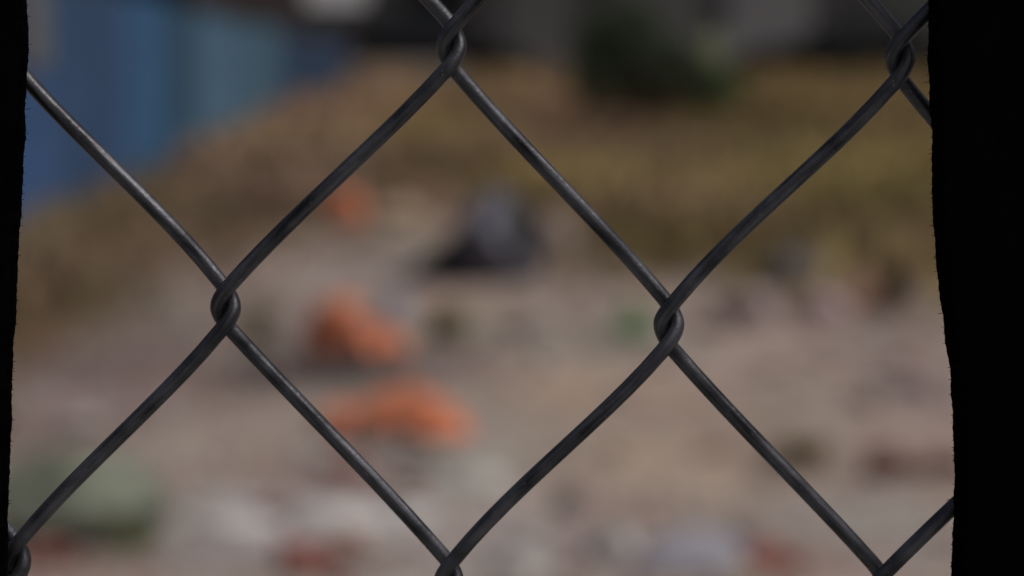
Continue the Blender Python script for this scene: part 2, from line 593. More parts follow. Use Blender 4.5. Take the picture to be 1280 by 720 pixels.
hoard_cols = {'blue': (50, 66, 96), 'bright': (52, 79, 112), 'slate': (46, 66, 86), 'pale': (72, 92, 114), 'mid': (66, 84, 102), 'deep': (54, 74, 112), 'navy': (40, 52, 74)}
for k, c in hoard_cols.items():
    M['h_' + k] = material('hoarding_' + k, tuple(min(.8, v * q) for v, q in zip(lin(*c), (1.45, 1.8, 1.75))), 0.55, 0.22, 1.6, 0.05, 30)
M['h_patch'] = material('hoarding_patch', (.17, .18, .19), 0.6, .15, 4)
M['h_post'] = material('hoarding_post', (.08, .085, .09), 0.7, .2, 8)


def hoard_x(y): return -3.63 + .0137 * (y - 17.2) + max(0, y - 34.6) * .088


def hoard_y(px):
    a = (px - 640) * PXR / cp
    y = 17.0
    for _ in range(20): y = hoard_x(y) / a + CAM_Y * 1.0
    return y


hoard_cols = None
hb = empty('hoarding', (hoard_x(17.2), 17.2, 0), 0)
tag(hb, 'corrugated metal hoarding of blue and slate sheets along the left side', 'hoarding')
bands = [(-170, 35, 'deep'), (35, 66, 'deep'), (66, 158, 'blue'), (158, 210, 'bright'), (210, 248, 'slate'), (248, 300, 'pale'), (300, 352, 'mid')]
END0, END1 = hoard_y(352), 40.0
XE0 = hoard_x(END0)
HTOP = 1.86
org = Vector(hb.location)
for (a, b, cname) in bands + [(0, 0, 'navy')]:
    ya, yb = (hoard_y(a), hoard_y(b)) if b else (END0 + .03, END1)
    n = max(1, int(round((yb - ya) / 1.05)))
    for i in range(n):
        y0, y1 = ya + (yb - ya) * i / n, ya + (yb - ya) * (i + 1) / n - .02
        nn = 26
        top = HTOP - max(0, min(1, (y0 - 21) / 9)) * .2 - (min(1, max(0, (y0 - END0 + .3) / 5)) * .16 + .08 if b == 0 else 0) + random.uniform(-.03, .03)
        vv, ff = [], []
        lean = random.uniform(-.025, .025)
        for j in range(nn + 1):
            y = y0 + (y1 - y0) * j / nn
            x = hoard_x(y) + .014 * math.cos(j * math.pi / 1.0 if False else j * 2 * math.pi / 3.25)
            for (off) in (0, -.004):
                for z, lx in ((terrain(x, y) - .05, 0), (top, lean)):
                    vv.append((x + off + lx - org.x, y - org.y, z - org.z))
        for j in range(nn):
            p, q = j * 4, (j + 1) * 4
            ff += [(p, q, q + 1, p + 1), (p + 2, p + 3, q + 3, q + 2), (p + 1, q + 1, q + 3, p + 3), (p, p + 2, q + 2, q)]
        ff += [(0, 1, 3, 2), (nn * 4, nn * 4 + 2, nn * 4 + 3, nn * 4 + 1)]
        link('panel', pydata('panel', vv, ff, M['h_' + cname]), hb)
        yp = y1 + .01
        bm = bm_box(bmesh.new(), (hoard_x(yp) - .07 - org.x, yp - org.y, (.8 if b else .55) - org.z), (.07, .07, 1.55))
        link('post', from_bm('post', bm, M['h_post']), hb)
y0, y1 = hoard_y(28), hoard_y(64)
bm = bm_box(bmesh.new(), (hoard_x(y0) + .03 - org.x, (y0 + y1) / 2 - org.y, 1.62 - org.z), (.018, y1 - y0, .78))
o = link('patch_board', from_bm('patch_board', bm, M['h_patch']), hb)
o['label'] = 'pale grey board fixed over the upper part of the blue sheets'


# ------------------------------------------------------------------ far building across the road
def far_x(px, Y): return (px - 640) * PXR * (Y - CAM_Y) / cp
def far_z(py, Y): return CAM_Z + math.tan(math.atan(-(py - 360) * PXR) - R(PITCH)) * (Y - CAM_Y)


M['b_wall'] = material('dark_render', (.058, .056, .056), .9, .25, .8, .1, 10)
M['b_brown'] = material('brown_brickwork', (.075, .060, .056), .9, .25, .8, .1, 10)
M['b_shut'] = material('grey_shutter', (.15, .145, .145), .6, .15, 1.2)
M['b_shut2'] = material('pale_shutter', (.27, .262, .268), .6, .15, 1.2)
M['b_green'] = material('green_grey_door', (.10, .11, .10), .6, .15, 1.2)
M['b_dark'] = material('dark_opening', (.02, .02, .021), .7, .2, 2)
M['b_white'] = material('white_board', (.85, .85, .88), .6, .05, 3)
M['roof'] = material('roof_sheet', (.10, .10, .10), .8, .2, 2)
BY = 53.0
b = empty('building', (0, BY, .55))
tag(b, 'long low dark grey and brown building across the road behind the parked cars', 'building')


def bpart(name, px0, px1, z0, z1, depth, mat, proud=0.0, parent=b):
    x0, x1 = far_x(px0, BY), far_x(px1, BY)
    bm = bm_box(bmesh.new(), ((x0 + x1) / 2, depth / 2 - proud, (z0 + z1) / 2 - .55), (x1 - x0, depth, z1 - z0))
    return link(name, from_bm(name, bm, mat), parent)


bpart('wall', -700, 385, .5, 5.2, 8, M['b_brown'])['label'] = 'dark brown wall of the left half'
bpart('wall', 386, 2000, .5, 5.2, 8, M['b_wall'])
bpart('roof', -720, 2020, 5.205, 5.45, 8.6, M['roof'], .3)
for (a, c, mt, nm) in ((630, 712, 'b_shut', 'shutter'), (775, 868, 'b_shut', 'shutter'), (905, 1010, 'b_shut2', 'shutter'), (1085, 1200, 'b_green', 'door'), (500, 600, 'b_dark', 'window'), (-100, 60, 'b_shut', 'shutter'), (150, 250, 'b_dark', 'window')):
    if nm == 'window':
        f = bpart('window', a, c, 1.9, 3.3, .12, M['b_shut'], .05)
        bpart('pane', a + 5, c - 5, 1.98, 3.22, .05, M['glass'], .07, f)
        continue
    f = bpart(nm, a, c, .56, 3.1, .1, M[mt], .05)
    bm = bmesh.new()
    for k in range(14):                                             # shutter ribs
        z = .62 + k * .175 - .55
        x0, x1 = far_x(a + 2, BY), far_x(c - 2, BY)
        bm_box(bm, ((x0 + x1) / 2, -.06, z), (x1 - x0, .03, .09))
    link('rib', from_bm('rib', bm, M[mt]), f)
bpart('wall_board', 386, 460, far_z(7, BY), 3.5, .08, M['b_white'], .06)['label'] = 'white board fixed to the dark wall'


# ------------------------------------------------------------------ parked cars
def arc(cx, cz, r, a0, a1, n):
    return [(cx + r * math.cos(R(a0 + (a1 - a0) * i / n)), cz + r * math.sin(R(a0 + (a1 - a0) * i / n))) for i in range(n + 1)]


def car(loc, rz, prof_low, cabin, wheels, wid, paint, label, wr=.31):
    """prof_low: side outline above the sills, rear to front; cabin: four (x, z) corners rear-base, rear-top, front-top, front-base"""
    t = empty('parked_car', loc, rz)
    tag(t, label, 'car', 'cars parked across the far side of the lot')
    out = list(prof_low)
    for wx in sorted(wheels, reverse=True):
        out += arc(wx, wr, wr + .05, 0, 180, 10)
    bm = bmesh.new()
    secs = []
    for y, ins in ((-wid / 2, .05), (-wid / 2 + .05, 0), (wid / 2 - .05, 0), (wid / 2, .05)):
        cx = sum(p[0] for p in out) / len(out)
        secs.append([bm.verts.new((cx + (p[0] - cx) * (1 - ins * .5), y, p[1] - (ins if p[1] > .7 else 0))) for p in out])
    n = len(out)
    for a in range(3):
        for i in range(n):
            j = (i + 1) % n
            bm.faces.new((secs[a][i], secs[a][j], secs[a + 1][j], secs[a + 1][i]))
    bm.faces.new(secs[0]); bm.faces.new(secs[3][::-1])
    bmesh.ops.triangulate(bm, faces=[f for f in bm.faces if len(f.verts) > 4])
    body = link('body', from_bm('body', bm, paint), t)
    # cabin (pillars and roof) with glass set 4 mm proud
    bw, tw = wid / 2 - .04, wid / 2 - .2
    (x0, z0), (x1, z1), (x2, z2), (x3, z3) = cabin
    z0 -= .03; z3 -= .03
    cv = [(x0, -bw, z0), (x0, bw, z0), (x1, -tw, z1), (x1, tw, z1), (x2, -tw, z2), (x2, tw, z2), (x3, -bw, z3), (x3, bw, z3)]
    cf = [(0, 1, 3, 2), (2, 3, 5, 4), (4, 5, 7, 6), (0, 2, 4, 6), (1, 7, 5, 3), (0, 6, 7, 1)]
    bm = bmesh.new()
    vs = [bm.verts.new(v) for v in cv]
    for f in cf: bm.faces.new([vs[i] for i in f])
    bmesh.ops.bevel(bm, geom=list(bm.edges), offset=.05, segments=2, affect='EDGES')
    link('cabin', from_bm('cabin', bm, paint), t)

    def pane(q, u0, u1, v0, v1, nrm, name):
        q = [Vector(k) for k in q]                                  # bottom-left, bottom-right, top-right, top-left
        def at(u, v): return (q[0] * (1 - u) + q[1] * u) * (1 - v) + (q[3] * (1 - u) + q[2] * u) * v + Vector(nrm) * .008
        back = [p - Vector(nrm) * .03 for p in (at(u0, v0), at(u1, v0), at(u1, v1), at(u0, v1))]
        vv = [at(u0, v0), at(u1, v0), at(u1, v1), at(u0, v1)] + back
        link(name, pydata(name, vv, [(0, 1, 2, 3), (0, 4, 5, 1), (1, 5, 6, 2), (2, 6, 7, 3), (3, 7, 4, 0)], M['glass']), t)
    for s in (-1, 1):
        q = [(x0, s * bw, z0), (x3, s * bw, z3), (x2, s * tw, z2), (x1, s * tw, z1)]
        pane(q, .08, .49, .2, .9, (0, s, .15), 'side_window')
        pane(q, .52, .9, .2, .9, (0, s, .15), 'side_window')
    pane([(x0, -bw, z0), (x0, bw, z0), (x1, tw, z1), (x1, -tw, z1)], .1, .9, .15, .9, (-1, 0, .3), 'rear_window')
    pane([(x3, -bw, z3), (x3, bw, z3), (x2, tw, z2), (x2, -tw, z2)], .07, .93, .1, .93, (1, 0, .5), 'windscreen')
    xr_, xf_ = min(p[0] for p in out), max(p[0] for p in out)
    for s in (-1, 1):
        for wx in wheels:
            yw = s * (wid / 2 - .11)
            tb = bm_cyl(bmesh.new(), (wx, yw, wr), wr, .2, 'Y', 24)
            bmesh.ops.bevel(tb, geom=[e for e in tb.edges if len(e.link_faces) == 2 and e.calc_face_angle() > 1], offset=.03, segments=2, affect='EDGES')
            ty = link('tyre', from_bm('tyre', tb, M['tyre']), t)
            rb = bm_cyl(bmesh.new(), (wx, yw + s * .1, wr), wr * .62, .02, 'Y', 18)
            for k in range(5):
                an = k * 2 * math.pi / 5
                bm_box(rb, (wx + .11 * math.cos(an), yw + s * .112, wr + .11 * math.sin(an)), (.05, .012, .05))
            link('rim', from_bm('rim', rb, M['rim']), ty)
        link('tail_light', from_bm('tail_light', bm_box(bmesh.new(), (xr_ + .05, s * (wid / 2 - .12), .78), (.14, .26, .22)), M['red_lens']), t)
        link('headlight', from_bm('headlight', bm_box(bmesh.new(), (xf_ - .09, s * (wid / 2 - .18), .66), (.16, .3, .13)), M['clear_lens']), t)
        mb = bm_box(bmesh.new(), (x3 - .42, s * (wid / 2 + .04), z3 + .1), (.1, .18, .12))
        bmesh.ops.bevel(mb, geom=list(mb.edges), offset=.02, segments=2, affect='EDGES')
        link('mirror', from_bm('mirror', mb, paint), t)
        for hx in (-.55, .45):
            link('door_handle', from_bm('door_handle', bm_box(bmesh.new(), (hx, s * (wid / 2 + .01), .8), (.16, .03, .025)), M['trim']), t)
    link('bumper', from_bm('bumper', bm_box(bmesh.new(), (xr_ + .03, 0, .42), (.16, wid - .14, .2)), M['trim']), t)
    link('bumper', from_bm('bumper', bm_box(bmesh.new(), (xf_ - .05, 0, .38), (.16, wid - .14, .2)), M['trim']), t)
    return t


hatch = [(-1.78, .28), (-1.84, .6), (-1.80, .98), (-1.2, 1.0), (0.8, .95), (1.35, .86), (1.78, .70), (1.84, .45), (1.80, .26)]
sedan = [(-2.16, .26), (-2.22, .62), (-2.15, .92), (-1.5, .95), (0.8, .90), (1.5, .83), (2.1, .68), (2.20, .45), (2.16, .24)]
cy = 45.6
car((far_x(552, cy), cy, .53), 0, hatch, [(-1.72, .98), (-1.45, 1.48), (0.1, 1.5), (0.95, .94)], (-1.2, 1.2), 1.66, M['black_paint'],
    'black hatchback with a red tail light, parked beyond the dry grass towards the left')
car((far_x(1045, cy), cy, .53), math.pi, sedan, [(-1.75, .94), (-1.15, 1.42), (0.15, 1.44), (1.05, .88)], (-1.36, 1.36), 1.74, M['brown_paint'],
    'low dark saloon car parked beyond the dry grass on the right')

def lump(name, w_, d_, h_, seed, mat, sub=4, amp=.25, freq=2.2, facets=0, flat=.12, fold=0.0, smooth=True, parent=None):
    """an irregular solid resting on z = 0: a sphere pushed about by noise and cut by flat planes"""
    bm = bmesh.new()
    bmesh.ops.create_icosphere(bm, subdivisions=sub, radius=1)
    rr = random.Random(seed)
    cuts = []
    for _ in range(facets):
        n = Vector((rr.uniform(-1, 1), rr.uniform(-1, 1), rr.uniform(-.3, 1))).normalized()
        cuts.append((n, rr.uniform(.55, .85)))
    off = Vector((seed * 3.1, seed * 1.7, seed * .9))
    for v in bm.verts:
        p = v.co.copy()
        k = 1 + amp * noise.noise(p * freq + off) + amp * .4 * noise.noise(p * freq * 2.6 + off)
        if fold: k += fold * abs(noise.noise(Vector((p.x * 5, p.y * 5, p.z * 1.2)) + off)) - fold * .3
        p = p * k
        for n, dd in cuts:
            e = p.dot(n) - dd
            if e > 0: p -= n * e
        v.co = p
    zs_ = [v.co.z for v in bm.verts]
    lo = min(zs_) + flat * (max(zs_) - min(zs_)) * 2
    for v in bm.verts:
        if v.co.z < lo: v.co.z = lo
    xs_ = [v.co.x for v in bm.verts]; ys_ = [v.co.y for v in bm.verts]; zs_ = [v.co.z for v in bm.verts]
    cx, cy_ = (max(xs_) + min(xs_)) / 2, (max(ys_) + min(ys_)) / 2
    for v in bm.verts:
        v.co = Vector(((v.co.x - cx) / (max(xs_) - min(xs_)) * w_, (v.co.y - cy_) / (max(ys_) - min(ys_)) * d_,
                       (v.co.z - lo) / (max(zs_) - lo) * h_))
    return from_bm(name, bm, mat, smooth)



# ------------------------------------------------------------------ shrub, weeds
def leaf_mesh(name, pts, sizes, mat, tints, seed=1):
    rr = random.Random(seed)
    vv, ff, cc = [], [], []
    for (x, y, z), s, c in zip(pts, sizes, tints):
        n = Vector((rr.uniform(-1, 1), rr.uniform(-1, 1), rr.uniform(-.2, 1))).normalized()
        t1 = n.orthogonal().normalized()
        t1 = Matrix.Rotation(rr.uniform(0, 6.28), 3, n) @ t1
        t2 = n.cross(t1)
        k = len(vv)
        P0 = Vector((x, y, z))
        for u, v_, b_ in ((-1, 0, 0), (-.2, .42, .1), (1, 0, -.1), (-.2, -.42, .1)):
            vv.append(P0 + t1 * u * s + t2 * v_ * s + n * b_ * s)
            cc.append(c)
        ff += [(k, k + 1, k + 2), (k, k + 2, k + 3)]
    me = pydata(name, vv, ff, mat)
    at = me.color_attributes.new('tint', 'FLOAT_COLOR', 'POINT')
    for i, c in enumerate(cc): at.data[i].color = (*c, 1)
    return me


M['leaf'] = material('leaf', None, .55, .2, 6, spec=.35, attr='tint')
M['bark'] = material('bark', (.09, .07, .05), .9, .3, 20, .3, 60)


def limbs(base, tips, r0, mat, name, parent):
    bm = bmesh.new()
    for tip in tips:
        a_, b_ = Vector(base), Vector(tip)
        mid = (a_ + b_) / 2 + Vector((random.uniform(-.1, .1), random.uniform(-.1, .1), .05))
        prev, pr = a_, r0
        for q, rr_ in ((mid, r0 * .6), (b_, r0 * .25)):
            dv = q - prev
            mt = Matrix.Translation((q + prev) / 2) @ dv.to_track_quat('Z', 'Y').to_matrix().to_4x4()
            bmesh.ops.create_cone(bm, cap_ends=True, segments=7, radius1=pr, radius2=rr_, depth=dv.length, matrix=mt)
            prev, pr = q, rr_
    return link(name, from_bm(name, bm, mat, True), parent)


sp0 = hit(806, 156)
a = px_at(sp0)
shrub = empty('shrub', sp0)
tag(shrub, 'dark green bushy shrub growing at the far side of the dry grass', 'shrub')
clumps = [(-58, 48, 40, 0), (-5, 50, 50, 0), (45, 55, 44, 0), (-20, 95, 42, 0), (-52, 110, 34, 0), (92, 46, 34, 2), (78, 92, 24, 3), (10, 12, 40, 0), (62, 18, 36, 1), (-5, 128, 26, 1), (30, 88, 30, 0), (-72, 78, 26, 1)]
pts, szs, tn = [], [], []
tcol = {0: (.022, .040, .013), 1: (.038, .066, .022), 2: (.062, .115, .04), 3: (.34, .37, .24)}
tips = []
for i, (cx, cz, cr, kind_) in enumerate(clumps):
    cyo = random.uniform(-.35, .35)
    tips.append((cx * a * .8, cyo, cz * a * .9))
    for _ in range(520 if cr > 33 else 330):
        q = Vector((random.gauss(0, 1), random.gauss(0, 1), random.gauss(0, 1))).normalized() * (random.random() ** .45)
        pts.append((cx * a + q.x * cr * a, cyo + q.y * cr * a * 1.1, max(.03, cz * a + q.z * cr * a)))
        szs.append(random.uniform(.035, .075))
        k = random.uniform(.6, 1.45)
        tn.append(tuple(v * k for v in tcol[kind_]))
limbs((0, 0, -.03), tips, .035, M['bark'], 'stem', shrub)
link('crown', leaf_mesh('crown', pts, szs, M['leaf'], tn, 3), shrub)


def weed(px, py, wpx, hpx, col, label, cat='weed', n=160, blade=False, name='weed'):
    p_ = hit(px, py)
    a_ = px_at(p_)
    e = empty(name, p_)
    tag(e, label, cat)
    rr = random.Random(int(px * 7 + py))
    if blade:
        vv, ff, cc = [], [], []
        for _ in range(n):
            an, rad = rr.uniform(0, 6.28), abs(rr.gauss(0, .4))
            b0 = Vector((math.cos(an) * rad * wpx * a_ * .3, math.sin(an) * rad * wpx * a_ * .3, -.01))
            tip = Vector((math.cos(an) * wpx * a_ * .5 * rr.uniform(.2, 1), math.sin(an) * wpx * a_ * .5 * rr.uniform(.2, 1), hpx * a_ * rr.uniform(.4, 1.05)))
            sd = Vector((-math.sin(an), math.cos(an), 0)) * .006
            m_ = b0 * .5 + tip * .5 + Vector((0, 0, hpx * a_ * .12))
            k = len(vv)
            vv += [b0 - sd, b0 + sd, m_ + sd * .8, m_ - sd * .8, tip]
            ff += [(k, k + 1, k + 2, k + 3), (k + 3, k + 2, k + 4)]
            g = rr.uniform(.65, 1.35)
            cc += [tuple(v * g for v in col)] * 5
        me_ = pydata('blades', vv, ff, M['grass'])
        at = me_.color_attributes.new('tint', 'FLOAT_COLOR', 'POINT')
        for i, c in enumerate(cc): at.data[i].color = (*c, 1)
        link('blades', me_, e)
    else:
        P_, S_, T_ = [], [], []
        for _ in range(n):
            q = Vector((rr.gauss(0, .4), rr.gauss(0, .4), abs(rr.gauss(0.3, .4))))
            P_.append((q.x * wpx * a_ * .5, q.y * wpx * a_ * .5, min(1.1, q.z) * hpx * a_))
            S_.append(rr.uniform(.012, .03))
            g = rr.uniform(.7, 1.3)
            T_.append(tuple(v * g for v in col))
        limbs((0, 0, -.01), [(rr.uniform(-.3, .3) * wpx * a_, rr.uniform(-.3, .3) * wpx * a_, hpx * a_ * .7) for _ in range(5)], .004, M['bark'], 'stem', e)
        link('leaves', leaf_mesh('leaves', P_, S_, M['leaf'], T_, 5), e)
    return e


weed(792, 424, 62, 40, (.22, .40, .19), 'small bright green weed on the bare dirt beside the right-hand knuckle of the mesh', n=260)
weed(1000, 578, 110, 34, (.21, .165, .08), 'low dry olive grass tuft on the bare dirt at lower right', 'grass tuft', 260, True, 'grass_tuft')
weed(560, 424, 80, 46, (.22, .19, .10), 'dry yellowish grass tuft to the right of the upper orange fragment', 'grass tuft', 260, True, 'grass_tuft')
weed(1112, 392, 60, 66, (.10, .072, .04), 'dark brown dead weed tuft in front of the grass at the far right', 'grass tuft', 320, True, 'grass_tuft')
weed(325, 432, 50, 50, (.12, .13, .06), 'dull green weed on the dirt left of the upper orange fragment', n=200)
weed(190, 262, 80, 60, (.12, .13, .055), 'green weed standing at the foot of the blue hoarding', n=420)
weed(160, 212, 60, 80, (.13, .125, .075), 'tall thin grey-green weed against the bright blue sheets of the hoarding', n=300)
weed(55, 350, 70, 60, (.12, .13, .08), 'grey-green weed at the near end of the blue hoarding beside the black cloth', n=360)

# ------------------------------------------------------------------ dry grass (nobody could count it)
vv, ff, cc = [], [], []
cnt = 0
while cnt < 11500:
    y = random.uniform(11.5, 42.6)
    half = (y - CAM_Y) * .30 + 1.0
    x = random.uniform(-half, half)
    if x < hoard_x(y) + .12 and y < 40.2: continue
    fr = grass_front(x, y)
    n1 = noise.noise(Vector((x * .7, y * .45, 8.0)))
    if y < fr - 3.2 + 1.5 * n1: continue
    if y < fr + 1.0 and random.random() < min(.93, .6 + .13 * (fr + 1 - y) + (.12 if x < -1 else 0)): continue
    cnt += 1
    n2 = noise.noise(Vector((x * .45 + 7, y * .22, 3.0)))
    olive = min(1, max(0, .35 + 1.3 * n2 + .14 * x))
    far = (y - 12) / 30
    base = np.array((.285, .205, .128)) * (1 - olive) + np.array((.315, .252, .108)) * olive
    if y > 27: base = base * np.array((1.0, .93, 1.0)) * .9
    base = base * (1 + .75 * n1) * (1 + .35 * noise.noise(Vector((x * .25, y * .16, 31.0))))
    if x < -1.6 and y < 24 and noise.noise(Vector((x, y * .7, 1.0))) > .3: base = np.array((.15, .15, .075))
    if x < -1.2 and y < 24: base = base * np.array((1.0, .97, 1.12))
    if -3.2 < x < 1 and 24 < y: base = base * 1.22
    z0 = terrain(x, y)
    hh = random.uniform(.10, .30) * (1 + .5 * n1)
    for _ in range(6):
        an = random.uniform(0, 6.28)
        rad = random.uniform(0, .12)
        bx, by = x + math.cos(an) * rad, y + math.sin(an) * rad
        sp_ = random.uniform(.03, .22)
        tx, ty = bx + math.cos(an) * sp_, by + math.sin(an) * sp_
        hz = hh * random.uniform(.6, 1.15)
        wv = random.uniform(.007, .016)
        dx, dy = -math.sin(an + .7) * wv, math.cos(an + .7) * wv
        k = len(vv)
        mx_, my_ = bx * .6 + tx * .4, by * .6 + ty * .4
        vv += [(bx - dx, by - dy, z0 - .02), (bx + dx, by + dy, z0 - .02), (mx_ + dx, my_ + dy, z0 + hz * .65), (mx_ - dx, my_ - dy, z0 + hz * .65), (tx, ty, z0 + hz)]
        ff += [(k, k + 1, k + 2, k + 3), (k + 3, k + 2, k + 4)]
        g = random.uniform(.7, 1.3)
        c = (base[0] * g, base[1] * g, base[2] * g)
        cc += [c] * 5
me = pydata('dry_grass', vv, ff, M['grass'])
at = me.color_attributes.new('tint', 'FLOAT_COLOR', 'POINT')
at.data.foreach_set('color', np.hstack([np.array(cc), np.ones((len(cc), 1))]).astype(np.float32).ravel())
tag(link('dry_grass', me), 'brown and olive dry grass covering the far half of the lot', 'grass', kind='stuff')

# ------------------------------------------------------------------ loose rubble on the near ground
ico = bmesh.new()
bmesh.ops.create_icosphere(ico, subdivisions=1, radius=1)
IV = np.array([v.co[:] for v in ico.verts]); IF = [[v.index for v in f.verts] for f in ico.faces]
ico.free()
vv, ff, cc = [], [], []
pal = [(.36, .345, .33), (.30, .27, .26), (.26, .21, .19), (.24, .13, .11), (.40, .38, .36), (.20, .17, .16), (.33, .27, .22)]
for i in range(2900):
    y = 3.6 + 13 * random.random() ** 1.5
    half = (y - CAM_Y) * .28 + .5
    x = random.uniform(-half, half)
    if y > grass_front(x, y) - .2: continue
    s = random.uniform(.008, .03) * (1.8 if random.random() < .07 else 1) * (2.4 if i > 2600 else 1)
    if y > 9: s *= .9
    q = IV * (1 + .35 * rng.standard_normal((len(IV), 1)) * .6) * s * np.array((random.uniform(.7, 1.4), random.uniform(.7, 1.4), random.uniform(.4, .8)))
    an = random.uniform(0, 6.28)
    rot = np.array(((math.cos(an), -math.sin(an), 0), (math.sin(an), math.cos(an), 0), (0, 0, 1)))
    q = q @ rot.T + np.array((x, y, terrain(x, y) + s * .2))
    k = len(vv)
    vv += q.tolist()
    ff += [[k + j for j in f] for f in IF]
    c = random.choice(pal)
    g = random.uniform(.8, 1.15)
    cc += [tuple(t_ * g for t_ in c)] * len(IV)
me = pydata('rubble', vv, ff, M['rubble'])
at = me.color_attributes.new('tint', 'FLOAT_COLOR', 'POINT')
at.data.foreach_set('color', np.hstack([np.array(cc), np.ones((len(cc), 1))]).astype(np.float32).ravel())
tag(link('rubble', me), 'small stones and broken bits of brick strewn over the dirt', 'rubble', kind='stuff')


# ------------------------------------------------------------------ single stones, bricks and lumps
STONE = {}


def stone_mat(col, nm='stone'):
    if col not in STONE: STONE[col] = material(nm, col, .9, .25, 9, .4, 35, spec=.25)
    return STONE[col]


def stone(px, py, wpx, hpx, col, label, seed, cat='stone', name='stone', facets=5, deep=.8, rz=0, group=None):
    """px, py: middle of the foot in the photograph"""
    p_ = hit(px, py)
    a_ = px_at(p_)
    w_ = wpx * a_
    p2 = Vector((p_.x, p_.y + w_ * deep * .4, 0))
    p2.z = terrain(p2.x, p2.y) - .012
    o_ = link(name, lump(name, w_, w_ * deep, hpx * a_, seed, stone_mat(col, name), 3, .16, 1.7, facets, .14, smooth=False), None, p2, (0, 0, rz))
    return tag(o_, label, cat, group)


M['moss'] = material('mossy_stone', (.145, .165, .12), .92, .35, 5, .5, 25, spec=.2, col2=(.27, .30, .245))
p = hit(88, 692)
a = px_at(p)
bo = empty('boulder', (p.x, p.y + .16, p.z - .02))
tag(bo, 'large rounded grey-green mossy boulder on the dirt at lower left', 'boulder')
link('rock', lump('rock', 232 * a, .4, 126 * a, 22, M['moss'], 4, .12, 1.3, 4, .025), bo)
mp_, ms_, mt_ = [], [], []
for _ in range(500):                                                # moss and small weed along its right foot
    t = random.random()
    mp_.append(((50 + 50 * t + random.gauss(0, 9)) * a, random.gauss(-.08, .07), max(.004, (70 * (1 - t) * random.random() + 4) * a)))
    ms_.append(random.uniform(.006, .016)); g = random.uniform(.6, 1.3)
    mt_.append((.13 * g, .15 * g, .06 * g))
tag(link('moss_tuft', leaf_mesh('moss_tuft', mp_, ms_, M['leaf'], mt_, 9), bo), kind='stuff')

# rubbish bag
M['bag'] = material('black_plastic', (.014, .014, .016), .35, .3, 4, .25, 14, spec=.6)
p = hit(590, 356)
a = px_at(p)
bag = empty('rubbish_bag', (p.x, p.y + .25, p.z - .015))
tag(bag, 'slumped black plastic rubbish bag with painted grey-blue sheen, on the dirt before the dry grass', 'bag')
bm = bmesh.new()
bmesh.ops.create_icosphere(bm, subdivisions=5, radius=1)
W_, H_ = 184 * a, 122 * a
for v in bm.verts:
    q = v.co.copy()
    s_ = (q.x + 1) / 2                                              # 0 at the tied left end, 1 at the full right end
    prof = .20 + .80 * min(1, max(0, s_ - .05) * 1.35) ** 1.1
    fold = .10 * abs(noise.noise(Vector((q.x * 2.2, q.y * 5, q.z * 5)))) + .05 * noise.noise(q * 6 + Vector((4, 1, 2)))
    k = 1 - fold
    v.co = Vector((q.x * k * W_ / 2, q.y * k * prof * .34, max(0, (q.z * k * prof + .55 * prof)) / 1.5 * H_))
link('sack', from_bm('sack', bm, M['bag'], True), bag)
M['sheen'] = material('painted_sheen', (.095, .097, .13), .5, .35, 5, .2, 14, spec=.5)  # sky sheen of the bag, put into the colour of an added lump
sh = lump('sheen_lump', 112 * a, .66, 118 * a, 57, M['sheen'], 4, .14, 1.5, 3, .1, .16)
o = link('sheen_lump', sh, bag, (38 * a, .0, .012))
o['label'] = 'added grey-blue lump painting the sky sheen on the full right end of the bag'
bm = bm_cyl(bmesh.new(), (-W_ / 2 - .02, 0, .035), .035, .1, 'X', 14, .02)
for v in bm.verts: v.co += Vector((0, random.uniform(-.012, .012), random.uniform(-.01, .01)))
link('tied_neck', from_bm('tied_neck', bm, M['bag'], True), bag)

# broken orange terracotta: curved shells with a ragged outline
M['terra'] = material('orange_terracotta', (.64, .225, .12), .75, .32, 7, .25, 40, spec=.3)


def shell(w_, d_, h_, seed, thick=.022, name='clay_shell'):
    """a bowed piece of fired clay pipe, open underneath"""
    rr = random.Random(seed)
    n, m = 18, 12
    top, bot = [], []
    for j in range(m + 1):
        v = j / m
        for i in range(n + 1):
            u = i / n
            ang = math.pi * (.08 + .84 * u)
            rag = .10 * noise.noise(Vector((u * 4, seed, 0))) if j in (0, m) else 0
            x = -math.cos(ang) * w_ / 2
            z = math.sin(ang) * h_
            y = (v - .5 + rag) * d_
            nz_ = .012 * noise.noise(Vector((x * 9, y * 9, seed)))
            top.append((x, y, z + nz_))
            sc = 1 - thick / (w_ / 2)
            bot.append((x * sc, y, max(-.005, z * (1 - thick / h_) + nz_)))
    vv_ = top + bot
    N = (n + 1) * (m + 1)
    ff_ = []
    for j in range(m):
        for i in range(n):
            p0 = j * (n + 1) + i
            ff_ += [(p0, p0 + 1, p0 + n + 2, p0 + n + 1), (N + p0, N + p0 + n + 1, N + p0 + n + 2, N + p0 + 1)]
    for i in range(n):
        ff_ += [(i, N + i, N + i + 1, i + 1)]
        q = m * (n + 1) + i
        ff_ += [(q, q + 1, N + q + 1, N + q)]
    for j in range(m):
        q = j * (n + 1)
        ff_ += [(q, q + n + 1, N + q + n + 1, N + q)]
        q += n
        ff_ += [(q, N + q, N + q + n + 1, q + n + 1)]
    return pydata(name, vv_, ff_, M['terra'], False)


